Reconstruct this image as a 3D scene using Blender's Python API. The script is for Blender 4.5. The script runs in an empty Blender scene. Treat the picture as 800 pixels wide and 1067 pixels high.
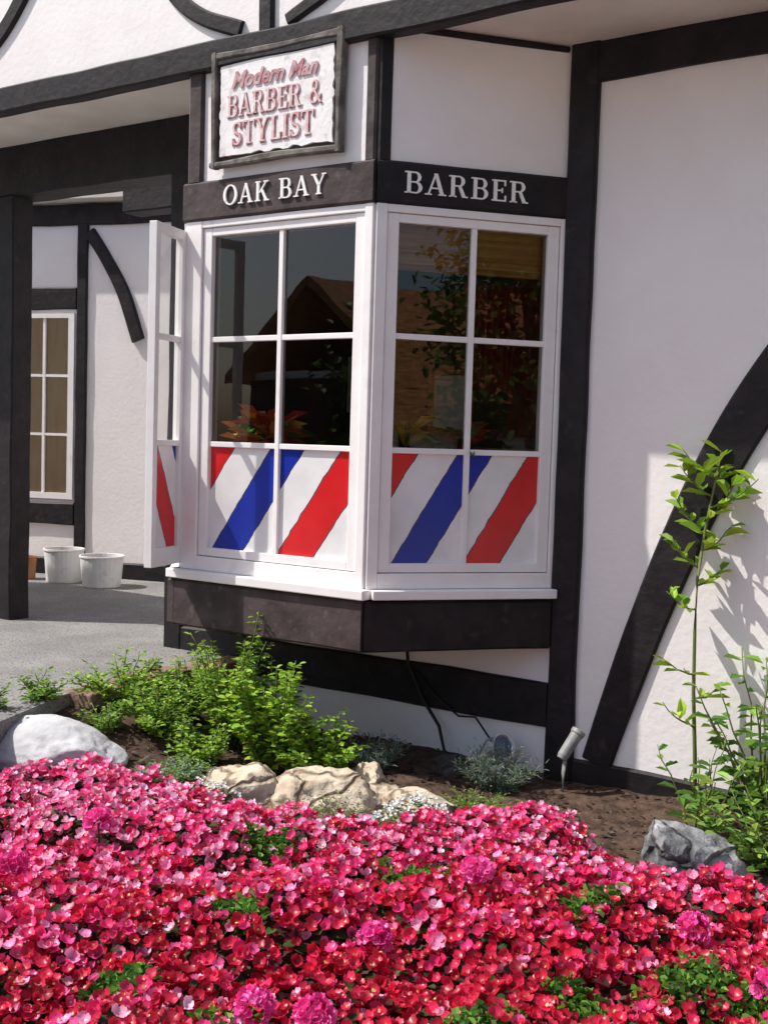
import bpy, bmesh, math, random
import numpy as np
from mathutils import Vector, Matrix, noise
random.seed(7)
S=1.25; OFF=Vector((0,0,1.26))
scene=bpy.context.scene
TH,PH=0.588,0.2787
u=Vector((math.cos(TH),-math.sin(TH),0)); nM=Vector((-math.sin(TH),-math.cos(TH),0))
v=Vector((math.cos(PH),math.sin(PH),0)); nR=Vector((math.sin(PH),-math.cos(PH),0))
C=Vector((-0.0602,4.0,0)); P0=Vector((.6327,4.1983,0))
class Fr:
    def __init__(s,O,r,n): s.O=O; s.r=r; s.n=n
    def P(s,a,z,d=0): return s.O+s.r*a+s.n*d+Vector((0,0,z))
F=Fr(C,u,nM); R=Fr(C,v,nR); M=Fr(P0,u,nM)
FL=F.P(-.88,0); ML=M.P(-1.81,0)
lr=(FL-ML).normalized(); L=Fr(ML,lr,Vector((lr.y,-lr.x,0)))
LEN_L=(FL-ML).length
# ---------------- materials
def newmat(name):
    m=bpy.data.materials.new(name); m.use_nodes=True
    nt=m.node_tree; b=nt.nodes['Principled BSDF']; return m,nt,b
def N(nt,t,**k):
    n=nt.nodes.new(t)
    for a,c in k.items(): setattr(n,a,c)
    return n
def mat(name,c1,c2=None,scale=6,rough=.8,bump=0,bscale=60,spec=.3,detail=6,stretch=None,dirt=None,lo=.35,hi=.65,bdist=.01,crack=None):
    m,nt,b=newmat(name); l=nt.links
    b.inputs['Roughness'].default_value=rough
    b.inputs['Specular IOR Level'].default_value=spec
    tc=N(nt,'ShaderNodeTexCoord'); src=tc.outputs['Object']
    if stretch:
        mp=N(nt,'ShaderNodeMapping'); mp.inputs['Scale'].default_value=stretch; l.new(src,mp.inputs[0]); src=mp.outputs[0]
    if c2 is None: c2=c1
    no=N(nt,'ShaderNodeTexNoise'); no.inputs['Scale'].default_value=scale; no.inputs['Detail'].default_value=detail
    l.new(src,no.inputs['Vector'])
    cr=N(nt,'ShaderNodeValToRGB'); cr.color_ramp.elements[0].color=(*c1,1); cr.color_ramp.elements[1].color=(*c2,1)
    cr.color_ramp.elements[0].position=lo; cr.color_ramp.elements[1].position=hi
    l.new(no.outputs['Fac'],cr.inputs[0]); col=cr.outputs[0]
    def over(col,dirt,tex='n'):
        n2=N(nt,'ShaderNodeTexNoise'); n2.inputs['Scale'].default_value=dirt[1]; n2.inputs['Detail'].default_value=8; l.new(src,n2.inputs['Vector'])
        r2=N(nt,'ShaderNodeValToRGB'); r2.color_ramp.elements[0].position=dirt[2]; r2.color_ramp.elements[1].position=dirt[3]
        r2.color_ramp.elements[0].color=(0,0,0,1); r2.color_ramp.elements[1].color=(1,1,1,1)
        l.new(n2.outputs['Fac'],r2.inputs[0])
        mx=N(nt,'ShaderNodeMix',data_type='RGBA'); l.new(r2.outputs[0],mx.inputs['Factor']); l.new(col,mx.inputs[6]); mx.inputs[7].default_value=(*dirt[0],1)
        return mx.outputs[2]
    if dirt: col=over(col,dirt)
    vr=None
    if crack:
        n5=N(nt,'ShaderNodeTexNoise'); n5.inputs['Scale'].default_value=crack[0]*1.5; l.new(src,n5.inputs['Vector'])
        ad=N(nt,'ShaderNodeMix',data_type='RGBA'); ad.inputs['Factor'].default_value=.12; l.new(src,ad.inputs[6]); l.new(n5.outputs['Color'],ad.inputs[7])
        vo=N(nt,'ShaderNodeTexVoronoi',feature='DISTANCE_TO_EDGE'); vo.inputs['Scale'].default_value=crack[0]; l.new(ad.outputs[2],vo.inputs['Vector'])
        vr=N(nt,'ShaderNodeValToRGB'); vr.color_ramp.elements[0].position=0; vr.color_ramp.elements[1].position=crack[1]; vr.color_ramp.elements[0].color=(*crack[2],1); vr.color_ramp.elements[1].color=(1,1,1,1)
        l.new(vo.outputs['Distance'],vr.inputs[0])
        mm=N(nt,'ShaderNodeMix',data_type='RGBA',blend_type='MULTIPLY'); mm.inputs['Factor'].default_value=1; l.new(col,mm.inputs[6]); l.new(vr.outputs[0],mm.inputs[7]); col=mm.outputs[2]
    l.new(col,b.inputs['Base Color'])
    if bump:
        n3=N(nt,'ShaderNodeTexNoise'); n3.inputs['Scale'].default_value=bscale; n3.inputs['Detail'].default_value=6; l.new(src,n3.inputs['Vector'])
        h=n3.outputs['Fac']
        if vr:
            a=N(nt,'ShaderNodeMath',operation='MULTIPLY_ADD'); a.inputs[1].default_value=.5; l.new(vr.outputs[0],a.inputs[0]); l.new(h,a.inputs[2]); h=a.outputs[0]
        bp=N(nt,'ShaderNodeBump'); bp.inputs['Strength'].default_value=bump; bp.inputs['Distance'].default_value=bdist
        l.new(h,bp.inputs['Height']); l.new(bp.outputs[0],b.inputs['Normal'])
    return m
def attrmat(name,trans=.35,rough=.55,spec=.3):
    m,nt,b=newmat(name); l=nt.links
    at=N(nt,'ShaderNodeAttribute'); at.attribute_name='col'
    l.new(at.outputs['Color'],b.inputs['Base Color']); b.inputs['Roughness'].default_value=rough; b.inputs['Specular IOR Level'].default_value=spec
    tr=N(nt,'ShaderNodeBsdfTranslucent'); l.new(at.outputs['Color'],tr.inputs[0])
    mx=N(nt,'ShaderNodeMixShader'); mx.inputs[0].default_value=trans
    l.new(b.outputs[0],mx.inputs[1]); l.new(tr.outputs[0],mx.inputs[2]); l.new(mx.outputs[0],nt.nodes['Material Output'].inputs[0])
    return m
def glassmat(name,ior=1.75,tint=(.93,.93,.90)):
    m=bpy.data.materials.new(name); m.use_nodes=True; nt=m.node_tree; nt.nodes.clear(); l=nt.links
    o=N(nt,'ShaderNodeOutputMaterial'); t=N(nt,'ShaderNodeBsdfTransparent'); t.inputs[0].default_value=(*tint,1)
    g=N(nt,'ShaderNodeBsdfGlossy'); g.inputs['Roughness'].default_value=.012
    tc=N(nt,'ShaderNodeTexCoord'); no=N(nt,'ShaderNodeTexNoise'); no.inputs['Scale'].default_value=2; l.new(tc.outputs['Object'],no.inputs['Vector'])
    bp=N(nt,'ShaderNodeBump'); bp.inputs['Strength'].default_value=.06; bp.inputs['Distance'].default_value=.015; l.new(no.outputs['Fac'],bp.inputs['Height']); l.new(bp.outputs[0],g.inputs['Normal'])
    fr=N(nt,'ShaderNodeFresnel'); fr.inputs[0].default_value=ior
    mx=N(nt,'ShaderNodeMixShader'); l.new(fr.outputs[0],mx.inputs[0]); l.new(t.outputs[0],mx.inputs[1]); l.new(g.outputs[0],mx.inputs[2]); l.new(mx.outputs[0],o.inputs[0])
    return m
def stripemat():
    m,nt,b=newmat('painted_stripes'); l=nt.links
    b.inputs['Roughness'].default_value=.18; b.inputs['Specular IOR Level'].default_value=.5
    tc=N(nt,'ShaderNodeTexCoord'); sp=N(nt,'ShaderNodeSeparateXYZ'); l.new(tc.outputs['UV'],sp.inputs[0])
    m1=N(nt,'ShaderNodeMath',operation='MULTIPLY'); m1.inputs[1].default_value=-.43; l.new(sp.outputs['Y'],m1.inputs[0])
    m2=N(nt,'ShaderNodeMath',operation='ADD'); l.new(sp.outputs['X'],m2.inputs[0]); l.new(m1.outputs[0],m2.inputs[1])
    no=N(nt,'ShaderNodeTexNoise'); no.inputs['Scale'].default_value=7; l.new(tc.outputs['UV'],no.inputs['Vector'])
    m4=N(nt,'ShaderNodeMath',operation='MULTIPLY_ADD'); m4.inputs[1].default_value=.025; l.new(no.outputs['Fac'],m4.inputs[0]); l.new(m2.outputs[0],m4.inputs[2])
    m3=N(nt,'ShaderNodeMath',operation='FRACT'); l.new(m4.outputs[0],m3.inputs[0])
    cr=N(nt,'ShaderNodeValToRGB'); e=cr.color_ramp; e.interpolation='CONSTANT'
    Wh=(.85,.845,.84,1);Bl=(.010,.03,.36,1);Rd=(.68,.018,.022,1);K=(.05,.05,.06,1)
    st=[(0,Wh),(.028,K),(.038,Bl),(.262,K),(.272,Wh),(.508,K),(.518,Rd),(.762,K),(.772,Wh)]
    e.elements[0].position=0; e.elements[0].color=Wh; e.elements[1].position=st[1][0]; e.elements[1].color=st[1][1]
    for p,c in st[2:]:
        q=e.elements.new(p); q.color=c
    l.new(m3.outputs[0],cr.inputs[0])
    n6=N(nt,'ShaderNodeTexNoise'); n6.inputs['Scale'].default_value=5; n6.inputs['Detail'].default_value=6; l.new(tc.outputs['Object'],n6.inputs['Vector'])
    r6=N(nt,'ShaderNodeValToRGB'); r6.color_ramp.elements[0].position=.3; r6.color_ramp.elements[0].color=(.84,.84,.84,1); r6.color_ramp.elements[1].position=.6; r6.color_ramp.elements[1].color=(1,1,1,1); l.new(n6.outputs['Fac'],r6.inputs[0])
    mm=N(nt,'ShaderNodeMix',data_type='RGBA',blend_type='MULTIPLY'); mm.inputs['Factor'].default_value=1; l.new(cr.outputs[0],mm.inputs[6]); l.new(r6.outputs[0],mm.inputs[7])
    l.new(mm.outputs[2],b.inputs['Base Color'])
    return m
mt={}
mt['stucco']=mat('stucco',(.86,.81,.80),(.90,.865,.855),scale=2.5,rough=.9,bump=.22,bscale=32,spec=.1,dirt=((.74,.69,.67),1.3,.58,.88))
mt['stuccocream']=mat('stucco_cream',(.66,.61,.55),(.76,.72,.66),scale=3,rough=.9,bump=.25,bscale=40,spec=.1)  # cream-coloured stucco for the undersides of the overhangs
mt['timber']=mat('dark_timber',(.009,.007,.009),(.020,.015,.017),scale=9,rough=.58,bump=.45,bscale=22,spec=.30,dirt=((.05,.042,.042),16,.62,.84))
mt['timberlit']=mat('weathered_timber_sunlit',(.044,.031,.031),(.080,.058,.058),scale=9,rough=.7,bump=.45,bscale=25,spec=.3,dirt=((.13,.10,.098),19,.58,.8))  # weathered timber, lightened to paint sunlight onto the bay front
mt['white']=mat('white_paint',(.86,.825,.81),(.90,.88,.87),scale=8,rough=.5,bump=.06,bscale=30,spec=.35,dirt=((.66,.61,.57),9,.64,.87))
mt['glass']=glassmat('window_glass')
mt['stripe']=stripemat()
mt['letterwhite']=mat('letter_white',(.86,.84,.82),(.92,.91,.89),rough=.6)
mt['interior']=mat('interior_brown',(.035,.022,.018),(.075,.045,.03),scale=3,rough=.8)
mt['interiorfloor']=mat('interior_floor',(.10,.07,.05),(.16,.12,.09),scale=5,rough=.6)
mt['goldband']=mat('golden_strip',(.30,.13,.03),(.50,.25,.07),scale=1,rough=.6,stretch=(1,1,60),bump=.4,bscale=3)
mt['soil']=mat('soil',(.045,.028,.020),(.12,.078,.057),scale=14,rough=.95,bump=1.0,bscale=50,spec=.1,dirt=((.20,.14,.11),60,.60,.75))
mt['pavement']=mat('pavement_aggregate',(.22,.215,.21),(.30,.29,.28),scale=3,rough=.9,bump=.6,bscale=120,spec=.15,dirt=((.11,.105,.10),90,.52,.64))
mt['ground']=mat('ground',(.27,.26,.23),(.35,.33,.29),scale=2,rough=.95)
mt['brick']=mat('brick',(.20,.12,.09),(.34,.21,.16),scale=14,rough=.95,bump=.7,bscale=40,dirt=((.10,.08,.06),16,.50,.66))
mt['rockw']=mat('granite_pale',(.44,.445,.45),(.60,.605,.61),scale=5,rough=.85,bump=.6,bscale=14,bdist=.02,dirt=((.30,.30,.30),9,.56,.74))
mt['rockb']=mat('granite_beige',(.48,.385,.28),(.70,.60,.47),scale=7,rough=.9,bump=1,bscale=12,bdist=.03,dirt=((.20,.16,.12),16,.58,.72),crack=(5,.07,(.35,.29,.24)))
mt['rockg']=mat('granite_grey',(.12,.125,.13),(.36,.365,.37),scale=7,rough=.85,bump=1,bscale=9,bdist=.04,dirt=((.55,.55,.54),9,.58,.70),crack=(4,.07,(.35,.35,.35)))
mt['rockd']=mat('stone_dark',(.03,.028,.026),(.08,.075,.07),scale=7,rough=.8,bump=.8,bscale=18)
mt['leaf']=attrmat('leaf',.38)
mt['petal']=attrmat('petal',.28,.36,.5)
mt['stem']=mat('stem_green',(.12,.15,.04),(.18,.20,.06),rough=.7)
mt['bark']=mat('bark',(.06,.04,.03),(.13,.09,.06),scale=12,rough=.9,bump=.8,bscale=20)
mt['metal']=mat('grey_metal',(.20,.20,.20),(.32,.32,.31),rough=.5,spec=.5,scale=20)
mt['rubber']=mat('black_rubber',(.012,.012,.012),(.02,.02,.02),rough=.5)
mt['plastic']=mat('white_plastic',(.76,.75,.74),(.84,.83,.82),rough=.45,dirt=((.5,.46,.42),8,.60,.8))
mt['lens']=mat('blue_lens',(.10,.13,.22),(.16,.2,.3),rough=.2,spec=.6)
mt['terracotta']=mat('terracotta',(.34,.14,.07),(.42,.2,.1),rough=.85)
mt['signboard']=mat('sign_white',(.80,.77,.76),(.88,.86,.86),scale=8,rough=.75,bump=.25,bscale=40,dirt=((.55,.48,.47),22,.56,.78))
mt['signframe']=mat('sign_frame_wood',(.085,.075,.068),(.21,.19,.17),scale=14,rough=.9,bump=.7,bscale=30)
mt['signred']=mat('sign_faded_red',(.66,.36,.36),(.84,.70,.70),scale=24,rough=.75,lo=.36,hi=.64)
mt['signgrey']=mat('sign_outline_red',(.42,.17,.19),(.66,.48,.49),scale=24,rough=.75)
mt['curtain']=mat('tan_glow_curtain',(.88,.66,.36),(.92,.76,.50),scale=4,rough=.9,stretch=(6,1,1))  # golden window glow is put into this bright tan colour
mt['roof']=mat('shake_roof',(.24,.10,.04),(.44,.22,.09),scale=6,rough=.9,stretch=(1,1,5),bump=.5,bscale=10)
mt['poster']=mat('poster_white',(.6,.62,.6),(.75,.77,.74),scale=20,rough=.6)
mt['red']=mat('dark_red',(.10,.010,.008),(.17,.016,.012),rough=.7)
# ---------------- mesh builder
class MB:
    def __init__(s): s.v=[]; s.f=[]; s.c=[]; s.m=[]; s.uv=[]
    def quadv(s,pts,col=None,mi=0,uv=None):
        i=len(s.v); s.v+= [tuple(p) for p in pts]; s.f.append(tuple(range(i,i+len(pts)))); s.c.append(col); s.m.append(mi); s.uv.append(uv)
    def hexa(s,c,mi=0):
        i=len(s.v); s.v+=[tuple(p) for p in c]
        for f in [(0,3,2,1),(4,5,6,7),(0,1,5,4),(1,2,6,5),(2,3,7,6),(3,0,4,7)]:
            s.f.append(tuple(i+k for k in f)); s.c.append(None); s.m.append(mi); s.uv.append(None)
    def box(s,fr,a0,a1,z0,z1,d0,d1,mi=0):
        s.hexa([fr.P(a0,z0,d0),fr.P(a1,z0,d0),fr.P(a1,z0,d1),fr.P(a0,z0,d1),fr.P(a0,z1,d0),fr.P(a1,z1,d0),fr.P(a1,z1,d1),fr.P(a0,z1,d1)],mi)
    def sweep(s,rings,mi=0,cap=True,col=None):
        n=len(rings[0]); i=len(s.v)
        for r in rings: s.v+=[tuple(p) for p in r]
        def add(f): s.f.append(f); s.c.append(col); s.m.append(mi); s.uv.append(None)
        for k in range(len(rings)-1):
            for j in range(n):
                a=i+k*n+j; b=i+k*n+(j+1)%n; add((a,b,b+n,a+n))
        if cap:
            add(tuple(i+j for j in reversed(range(n)))); e=i+(len(rings)-1)*n; add(tuple(e+j for j in range(n)))
    def timber(s,fr,pts,w,d0,d1,mi=0,seg=.07,jit=.0035,ch=.008,wf=None):
        P=[Vector((p[0],p[1])) for p in pts]; out=[]
        for k in range(len(P)-1):
            L=(P[k+1]-P[k]).length; m=max(1,int(L/seg))
            for j in range(m): out.append(P[k].lerp(P[k+1],j/m))
        out.append(P[-1]); rings=[]
        for k,p in enumerate(out):
            t=(out[min(k+1,len(out)-1)]-out[max(k-1,0)]).normalized(); q=Vector((-t.y,t.x))
            ww=(wf(k/(len(out)-1)) if wf else w)/2
            o1=noise.noise(Vector((p.x*3.1+w*10,p.y*3.3,5.1)))*jit*2; o2=noise.noise(Vector((p.x*3.7,p.y*2.9+w*7,9.1)))*jit*2
            o3=noise.noise(Vector((p.x*4.1,p.y*3.9,1.7)))*jit
            sec=[(-ww+o1,d0),(-ww+o1,d1-ch+o3),(-ww+ch+o1,d1+o3),(ww-ch+o2,d1+o3),(ww+o2,d1-ch+o3),(ww+o2,d0)]
            rings.append([fr.P(p.x+q.x*x,p.y+q.y*x,d) for x,d in sec])
        s.sweep(rings,mi)
    def tube(s,pts,r,n=8,mi=0,col=None,r2=None):
        rings=[]; pts=[Vector(p) for p in pts]
        for k,p in enumerate(pts):
            t=(pts[min(k+1,len(pts)-1)]-pts[max(k-1,0)]).normalized()
            a=t.cross(Vector((0,0,1)));
            if a.length<1e-3: a=t.cross(Vector((1,0,0)))
            a.normalize(); b=t.cross(a)
            rr=r if r2 is None else r+(r2-r)*k/(len(pts)-1)
            rings.append([p+a*math.cos(2*math.pi*j/n)*rr+b*math.sin(2*math.pi*j/n)*rr for j in range(n)])
        s.sweep(rings,mi,col=col)
    def lathe(s,c,prof,n=28,mi=0,axis=None):
        c=Vector(c); ax=Vector(axis).normalized() if axis else Vector((0,0,1))
        a=ax.cross(Vector((0,1,0.01))).normalized(); b=ax.cross(a)
        s.sweep([[c+ax*z+(a*math.cos(2*math.pi*j/n)+b*math.sin(2*math.pi*j/n))*r for j in range(n)] for r,z in prof],mi)
    def leaf(s,p,d,up,L,Wd,col,fold=.12,droop=.1,mi=0,k2=.86):
        sd=d.cross(up)
        if sd.length<1e-4: sd=d.cross(Vector((1,0,0)))
        sd.normalize(); upn=sd.cross(d)
        b=p; t=p+d*L-upn*droop*L
        l1=p+d*L*.3-sd*Wd*.42+upn*fold*Wd; l2=p+d*L*.7-sd*Wd*.4+upn*fold*Wd*.6
        r1=p+d*L*.3+sd*Wd*.42+upn*fold*Wd; r2=p+d*L*.7+sd*Wd*.4+upn*fold*Wd*.6
        i=len(s.v); s.v+=[tuple(x) for x in (b,l1,l2,t,r2,r1)]
        c2=tuple(x*k2 for x in col)
        for f,cc in (((0,1,2,3),col),((0,3,4,5),c2)):
            s.f.append(tuple(i+k for k in f)); s.c.append(cc); s.m.append(mi); s.uv.append(None)
    def petal(s,p,o,n,r,col,cup,dark):
        # rounded cupped petal: o outward dir, n flower axis; 3 rows x 3 verts + base
        sd=o.cross(n).normalized(); i=len(s.v); s.v.append((p.x,p.y,p.z))
        for (t,w,h) in ((.38,.42,.10),(.78,.56,.42),(1.0,.30,.80)):
            c=p+o*(r*t*(1-.18*cup*t))+n*(r*h*cup)
            e=sd*(r*w); lift=n*(r*.14)
            a=c-e+lift; b=c+e+lift
            s.v+= [(a.x,a.y,a.z),(c.x,c.y,c.z),(b.x,b.y,b.z)]
        F_=[(0,2,1),(0,3,2),(1,2,5,4),(2,3,6,5),(4,5,8,7),(5,6,9,8)]
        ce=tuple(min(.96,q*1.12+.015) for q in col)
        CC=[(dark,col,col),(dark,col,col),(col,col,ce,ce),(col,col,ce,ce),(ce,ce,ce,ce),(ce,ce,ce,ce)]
        for f,cc in zip(F_,CC):
            s.f.append(tuple(i+k for k in f)); s.c.append(cc); s.m.append(0); s.uv.append(None)
    def make(s,name,mats,base=(0,0,0),parent=None,smooth=False,recalc=True,bevel=0):
        me=bpy.data.meshes.new(name); base=Vector(base)
        vs=[((x[0]-base.x),(x[1]-base.y),(x[2]-base.z)) for x in s.v]
        me.from_pydata(vs,[],s.f)
        if not isinstance(mats,(list,tuple)): mats=[mats]
        for m in mats: me.materials.append(mt[m])
        me.polygons.foreach_set('material_index',s.m)
        if any(c is not None for c in s.c):
            ca=me.color_attributes.new('col','FLOAT_COLOR','CORNER'); arr=[]
            for f,c in zip(s.f,s.c):
                c=c or (.5,.5,.5)
                if isinstance(c[0],tuple):
                    for q in c: arr+=[q[0],q[1],q[2],1.0]
                else: arr+= [c[0],c[1],c[2],1.0]*len(f)
            ca.data.foreach_set('color',arr)
        if any(q is not None for q in s.uv):
            ul=me.uv_layers.new(name='UVMap'); k=0
            for f,q in zip(s.f,s.uv):
                for j in range(len(f)):
                    ul.data[k].uv=q[j] if q else (0,0); k+=1
        if recalc:
            bm=bmesh.new(); bm.from_mesh(me); bmesh.ops.recalc_face_normals(bm,faces=bm.faces); bm.to_mesh(me); bm.free()
        if smooth: me.polygons.foreach_set('use_smooth',[True]*len(me.polygons))
        o=bpy.data.objects.new(name,me); scene.collection.objects.link(o)
        if parent: o.parent=parent
        else: o.location=base
        if bevel:
            b=o.modifiers.new('bevel','BEVEL'); b.width=bevel*S; b.segments=2; b.limit_method='ANGLE'; b.angle_limit=math.radians(40)
        return o
def thing(name,base,label,cat,group=None):
    e=bpy.data.objects.new(name,None); e.location=Vector(base); e.empty_display_size=.1
    scene.collection.objects.link(e); e['label']=label; e['category']=cat
    if group: e['group']=group
    return e
def tag(o,label,cat,group=None):
    o['label']=label; o['category']=cat
    if group: o['group']=group
    return o
def rnd(a,b): return random.uniform(a,b)
def catmull(pts,n=8):
    P=[Vector(p) for p in pts]; P=[P[0]*2-P[1]]+P+[P[-1]*2-P[-2]]; out=[]
    for i in range(1,len(P)-2):
        for j in range(n):
            t=j/n; a,b,c,d=P[i-1],P[i],P[i+1],P[i+2]
            out.append(.5*((2*b)+(c-a)*t+(2*a-5*b+4*c-d)*t*t+(3*b-a-3*c+d)*t**3))
    out.append(P[-2]); return [(p.x,p.y) for p in out]
# ================= BUILDING
GZ=-1.42
B0=M.P(0,-1.2,0)
bld=thing('barber_shop_building',B0,'white stucco half-timbered barber shop with projecting bay window','shop building')
def bp(mb,name,mats,**k): return mb.make(name,mats,base=B0,parent=bld,**k)
w=MB()
w.box(M,.0,4.5,GZ,1.425,-.12,0)
w.box(M,-1.95,0,GZ,-.60,-.12,0)
w.box(M,-1.95,-1.80,-.60,1.425,-.12,0)
w.box(M,-5.5,-3.19,GZ,1.425,-.12,0)
bp(w,'wall',['stucco'])
w=MB(); w.box(F,-4.9,2.2,1.47,2.15,-.12,0); w.box(F,-.135,-.05,.966,1.428,-.05,0); w.box(F,-.80,-.135,.966,1.428,-.05,-.001)
w.box(R,.045,.7208,.966,1.428,-.05,0)
w.box(L,0,LEN_L,.966,1.428,-.05,0)
bp(w,'upper_wall',['stucco'])
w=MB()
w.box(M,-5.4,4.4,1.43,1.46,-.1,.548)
bp(w,'soffit',['stuccocream'])
def T(name,fr,pts,wd,d0,d1,mat_='timber',**k):
    m=MB(); m.timber(fr,pts,wd,d0,d1,**k); return bp(m,name,[mat_])
T('jetty_beam',F,[(-4.9,1.425),(2.2,1.425)],.105,-.02,.040)
T('wall_beam',M,[(.1,1.362),(4.4,1.362)],.135,-.01,.022)
T('entrance_beam',M,[(-5.4,1.305),(-1.80,1.305)],.25,-.14,.03)
T('corner_post',M,[(.052,GZ),(.052,1.43)],.108,-.01,.026)
T('entrance_post',M,[(-3.125,-1.0),(-3.125,1.18)],.17,-.09,.03)
T('entrance_post',M,[(-1.90,GZ),(-1.90,1.18)],.11,-.13,.025)
T('lower_beam',M,[(-1.845,-.958),(-.003,-.958)],.17,-.01,.02)
T('base_trim',M,[(.108,-1.20),(4.4,-1.20)],.12,-.01,.016)
A=[(.20,-1.14),(.275,-.88),(.37,-.60),(.47,-.33),(.58,-.07),(.71,.17),(.87,.39),(1.06,.58),(1.28,.74)]
T('curved_brace',M,catmull(A),.15,-.01,.018,wf=lambda t:.115+.075*t,seg=.04,jit=.002)
T('gable_brace',F,catmull([(-1.06,1.80),(-.94,1.67),(-.80,1.575),(-.62,1.505)]),.062,-.01,.02,seg=.03)
T('gable_stud',F,[(-.50,1.48),(-.50,2.1)],.07,-.01,.02)
T('gable_brace',F,catmull([(-.40,1.50),(-.22,1.575),(-.08,1.67),(.04,1.80)]),.058,-.01,.02,seg=.03)
T('gable_brace',F,catmull([(-2.2,1.60),(-1.95,1.76),(-1.7,2.05)]),.075,-.01,.02)
T('gable_stud',F,[(-3.0,1.48),(-3.0,2.1)],.085,-.01,.02)
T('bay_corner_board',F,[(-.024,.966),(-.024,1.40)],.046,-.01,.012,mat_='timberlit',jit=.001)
T('bay_corner_board',R,[(.024,.966),(.024,1.428)],.05,-.01,.010,jit=.001)
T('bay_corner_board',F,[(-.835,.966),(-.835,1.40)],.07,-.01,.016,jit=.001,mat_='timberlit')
T('bay_top_trim',R,[(.05,1.417),(.70,1.417)],.022,0,.010,jit=.001)
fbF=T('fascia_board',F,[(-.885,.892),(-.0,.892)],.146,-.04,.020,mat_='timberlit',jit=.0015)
fbR=T('fascia_board',R,[(-.0,.892),(.715,.892)],.146,-.04,.018,jit=.0015)
T('fascia_board',L,[(0.0,.892),(LEN_L,.892)],.146,-.04,.016,jit=.0015)
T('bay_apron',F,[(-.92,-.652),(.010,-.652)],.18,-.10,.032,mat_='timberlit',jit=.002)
T('bay_apron',R,[(-.006,-.652),(.70,-.652)],.18,-.10,.030,jit=.002)
T('bay_apron',L,[(0.03,-.652),(LEN_L+.02,-.652)],.18,-.10,.026,jit=.002)
def prism(mb,pts,z0,z1,mi=0):
    mb.sweep([[Vector((p[0],p[1],z)) for p in pts] for z in (z0,z1)],mi)
q=[M.P(.03,0,-.03),R.P(.72,0,-.03),C+(nM+nR)*(-.02),FL-nM*.03,M.P(-1.80,0,-.03)]
w=MB(); prism(w,[(p.x,p.y) for p in q],-.72,-.60); bp(w,'bay_floor',['timberlit'])
# ---- windows
ZR=[.7596,.3685,-.0307,-.4306]
def window(fr,a0,a1,gl,gr,label=None,name='window',stile=.045,base=B0):
    m=MB(); gm=(gl+gr)/2
    zt,zb=.818,-.52
    m.box(fr,a0,gl-stile,zb,zt,-.06,.012); m.box(fr,gr+stile,a1,zb,zt,-.06,.0121)
    m.box(fr,gl-stile,gr+stile,ZR[0]+.032,zt,-.06,.010); m.box(fr,gl-stile,gr+stile,zb,ZR[3]-.035,-.06,.011)
    m.box(fr,gl-stile+.003,gl,ZR[3]-.032,ZR[0]+.03,-.05,.002); m.box(fr,gr,gr+stile-.003,ZR[3]-.032,ZR[0]+.03,-.05,.002)
    m.box(fr,gl,gr,ZR[0],ZR[0]+.03,-.05,.001); m.box(fr,gl,gr,ZR[3]-.032,ZR[3],-.05,.001)
    o=m.make(name,['white'],base=base,parent=bld,bevel=.0025)
    if label: o['label']=label
    g=MB()
    g.box(fr,gm-.010,gm+.010,ZR[3],ZR[0],-.032,-.003)
    for z in ZR[1:3]:
        g.box(fr,gl,gm-.010,z-.010,z+.010,-.030,-.005); g.box(fr,gm+.010,gr,z-.010,z+.010,-.030,-.005)
    g.make('muntins',['white'],base=base,parent=o,bevel=.002)
    cells=[(gl,gm-.010),(gm+.010,gr)]
    for r in range(3):
        for (x0,x1) in cells:
            z1=ZR[r]-(.010 if r else 0); z0=ZR[r+1]+(.010 if r<2 else 0)
            p=MB()
            if r<2:
                p.quadv([fr.P(x0,z0,-.018),fr.P(x1,z0,-.018),fr.P(x1,z1,-.018),fr.P(x0,z1,-.018)])
                p.make('glass_pane',['glass'],base=base,parent=o,recalc=False)
            else:
                U=lambda x:(x-gl)/(gr-gl); V=lambda z:(z-ZR[3])/(ZR[2]-ZR[3])
                p.quadv([fr.P(x0,z0,-.017),fr.P(x1,z0,-.017),fr.P(x1,z1,-.017),fr.P(x0,z1,-.017)],uv=[(U(x0),V(z0)),(U(x1),V(z0)),(U(x1),V(z1)),(U(x0),V(z1))])
                p.quadv([fr.P(x0,z0,-.020),fr.P(x1,z0,-.020),fr.P(x1,z1,-.020),fr.P(x0,z1,-.020)],mi=1)
                p.make('striped_pane',['stripe','white'],base=base,parent=o,recalc=False)
    return o
wF=window(F,-.875,-.002,-.7484,-.0808,label='white six-pane bay window with painted barber stripes')
wR=window(R,.002,.7208,.0864,.6470,label='white six-pane bay window with painted barber stripes')
m=MB(); m.box(F,-.915,.026,-.556,-.521,-.06,.050); m.make('window_sill',['white'],base=B0,parent=wF,bevel=.004)
m=MB(); m.box(R,.018,.715,-.555,-.5215,-.06,.048); m.make('window_sill',['white'],base=B0,parent=wR,bevel=.004)
m=MB(); m.box(L,0,.06,-.52,.818,-.06,.01); m.box(L,LEN_L-.05,LEN_L,-.52,.818,-.06,.01); m.box(L,LEN_L*.45,LEN_L*.45+.05,-.52,.818,-.06,.008)
m.box(L,.06,LEN_L-.05,.78,.818,-.06,.009); m.box(L,.06,LEN_L-.05,-.52,-.46,-.06,.009); m.box(L,0,LEN_L+.02,-.556,-.521,-.06,.045)
wl=bp(m,'window_frame',['white'],bevel=.003)
H=Vector((-.806,4.482,0)); E=Vector((-.878,4.265,0)); rc=(H-E).normalized(); lc=(H-E).length
K=Fr(E,rc,Vector((rc.y,-rc.x,0)))
m=MB(); m.box(K,0,.030,-.50,.785,-.016,.016); m.box(K,lc-.028,lc,-.50,.785,-.016,.0155)
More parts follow.
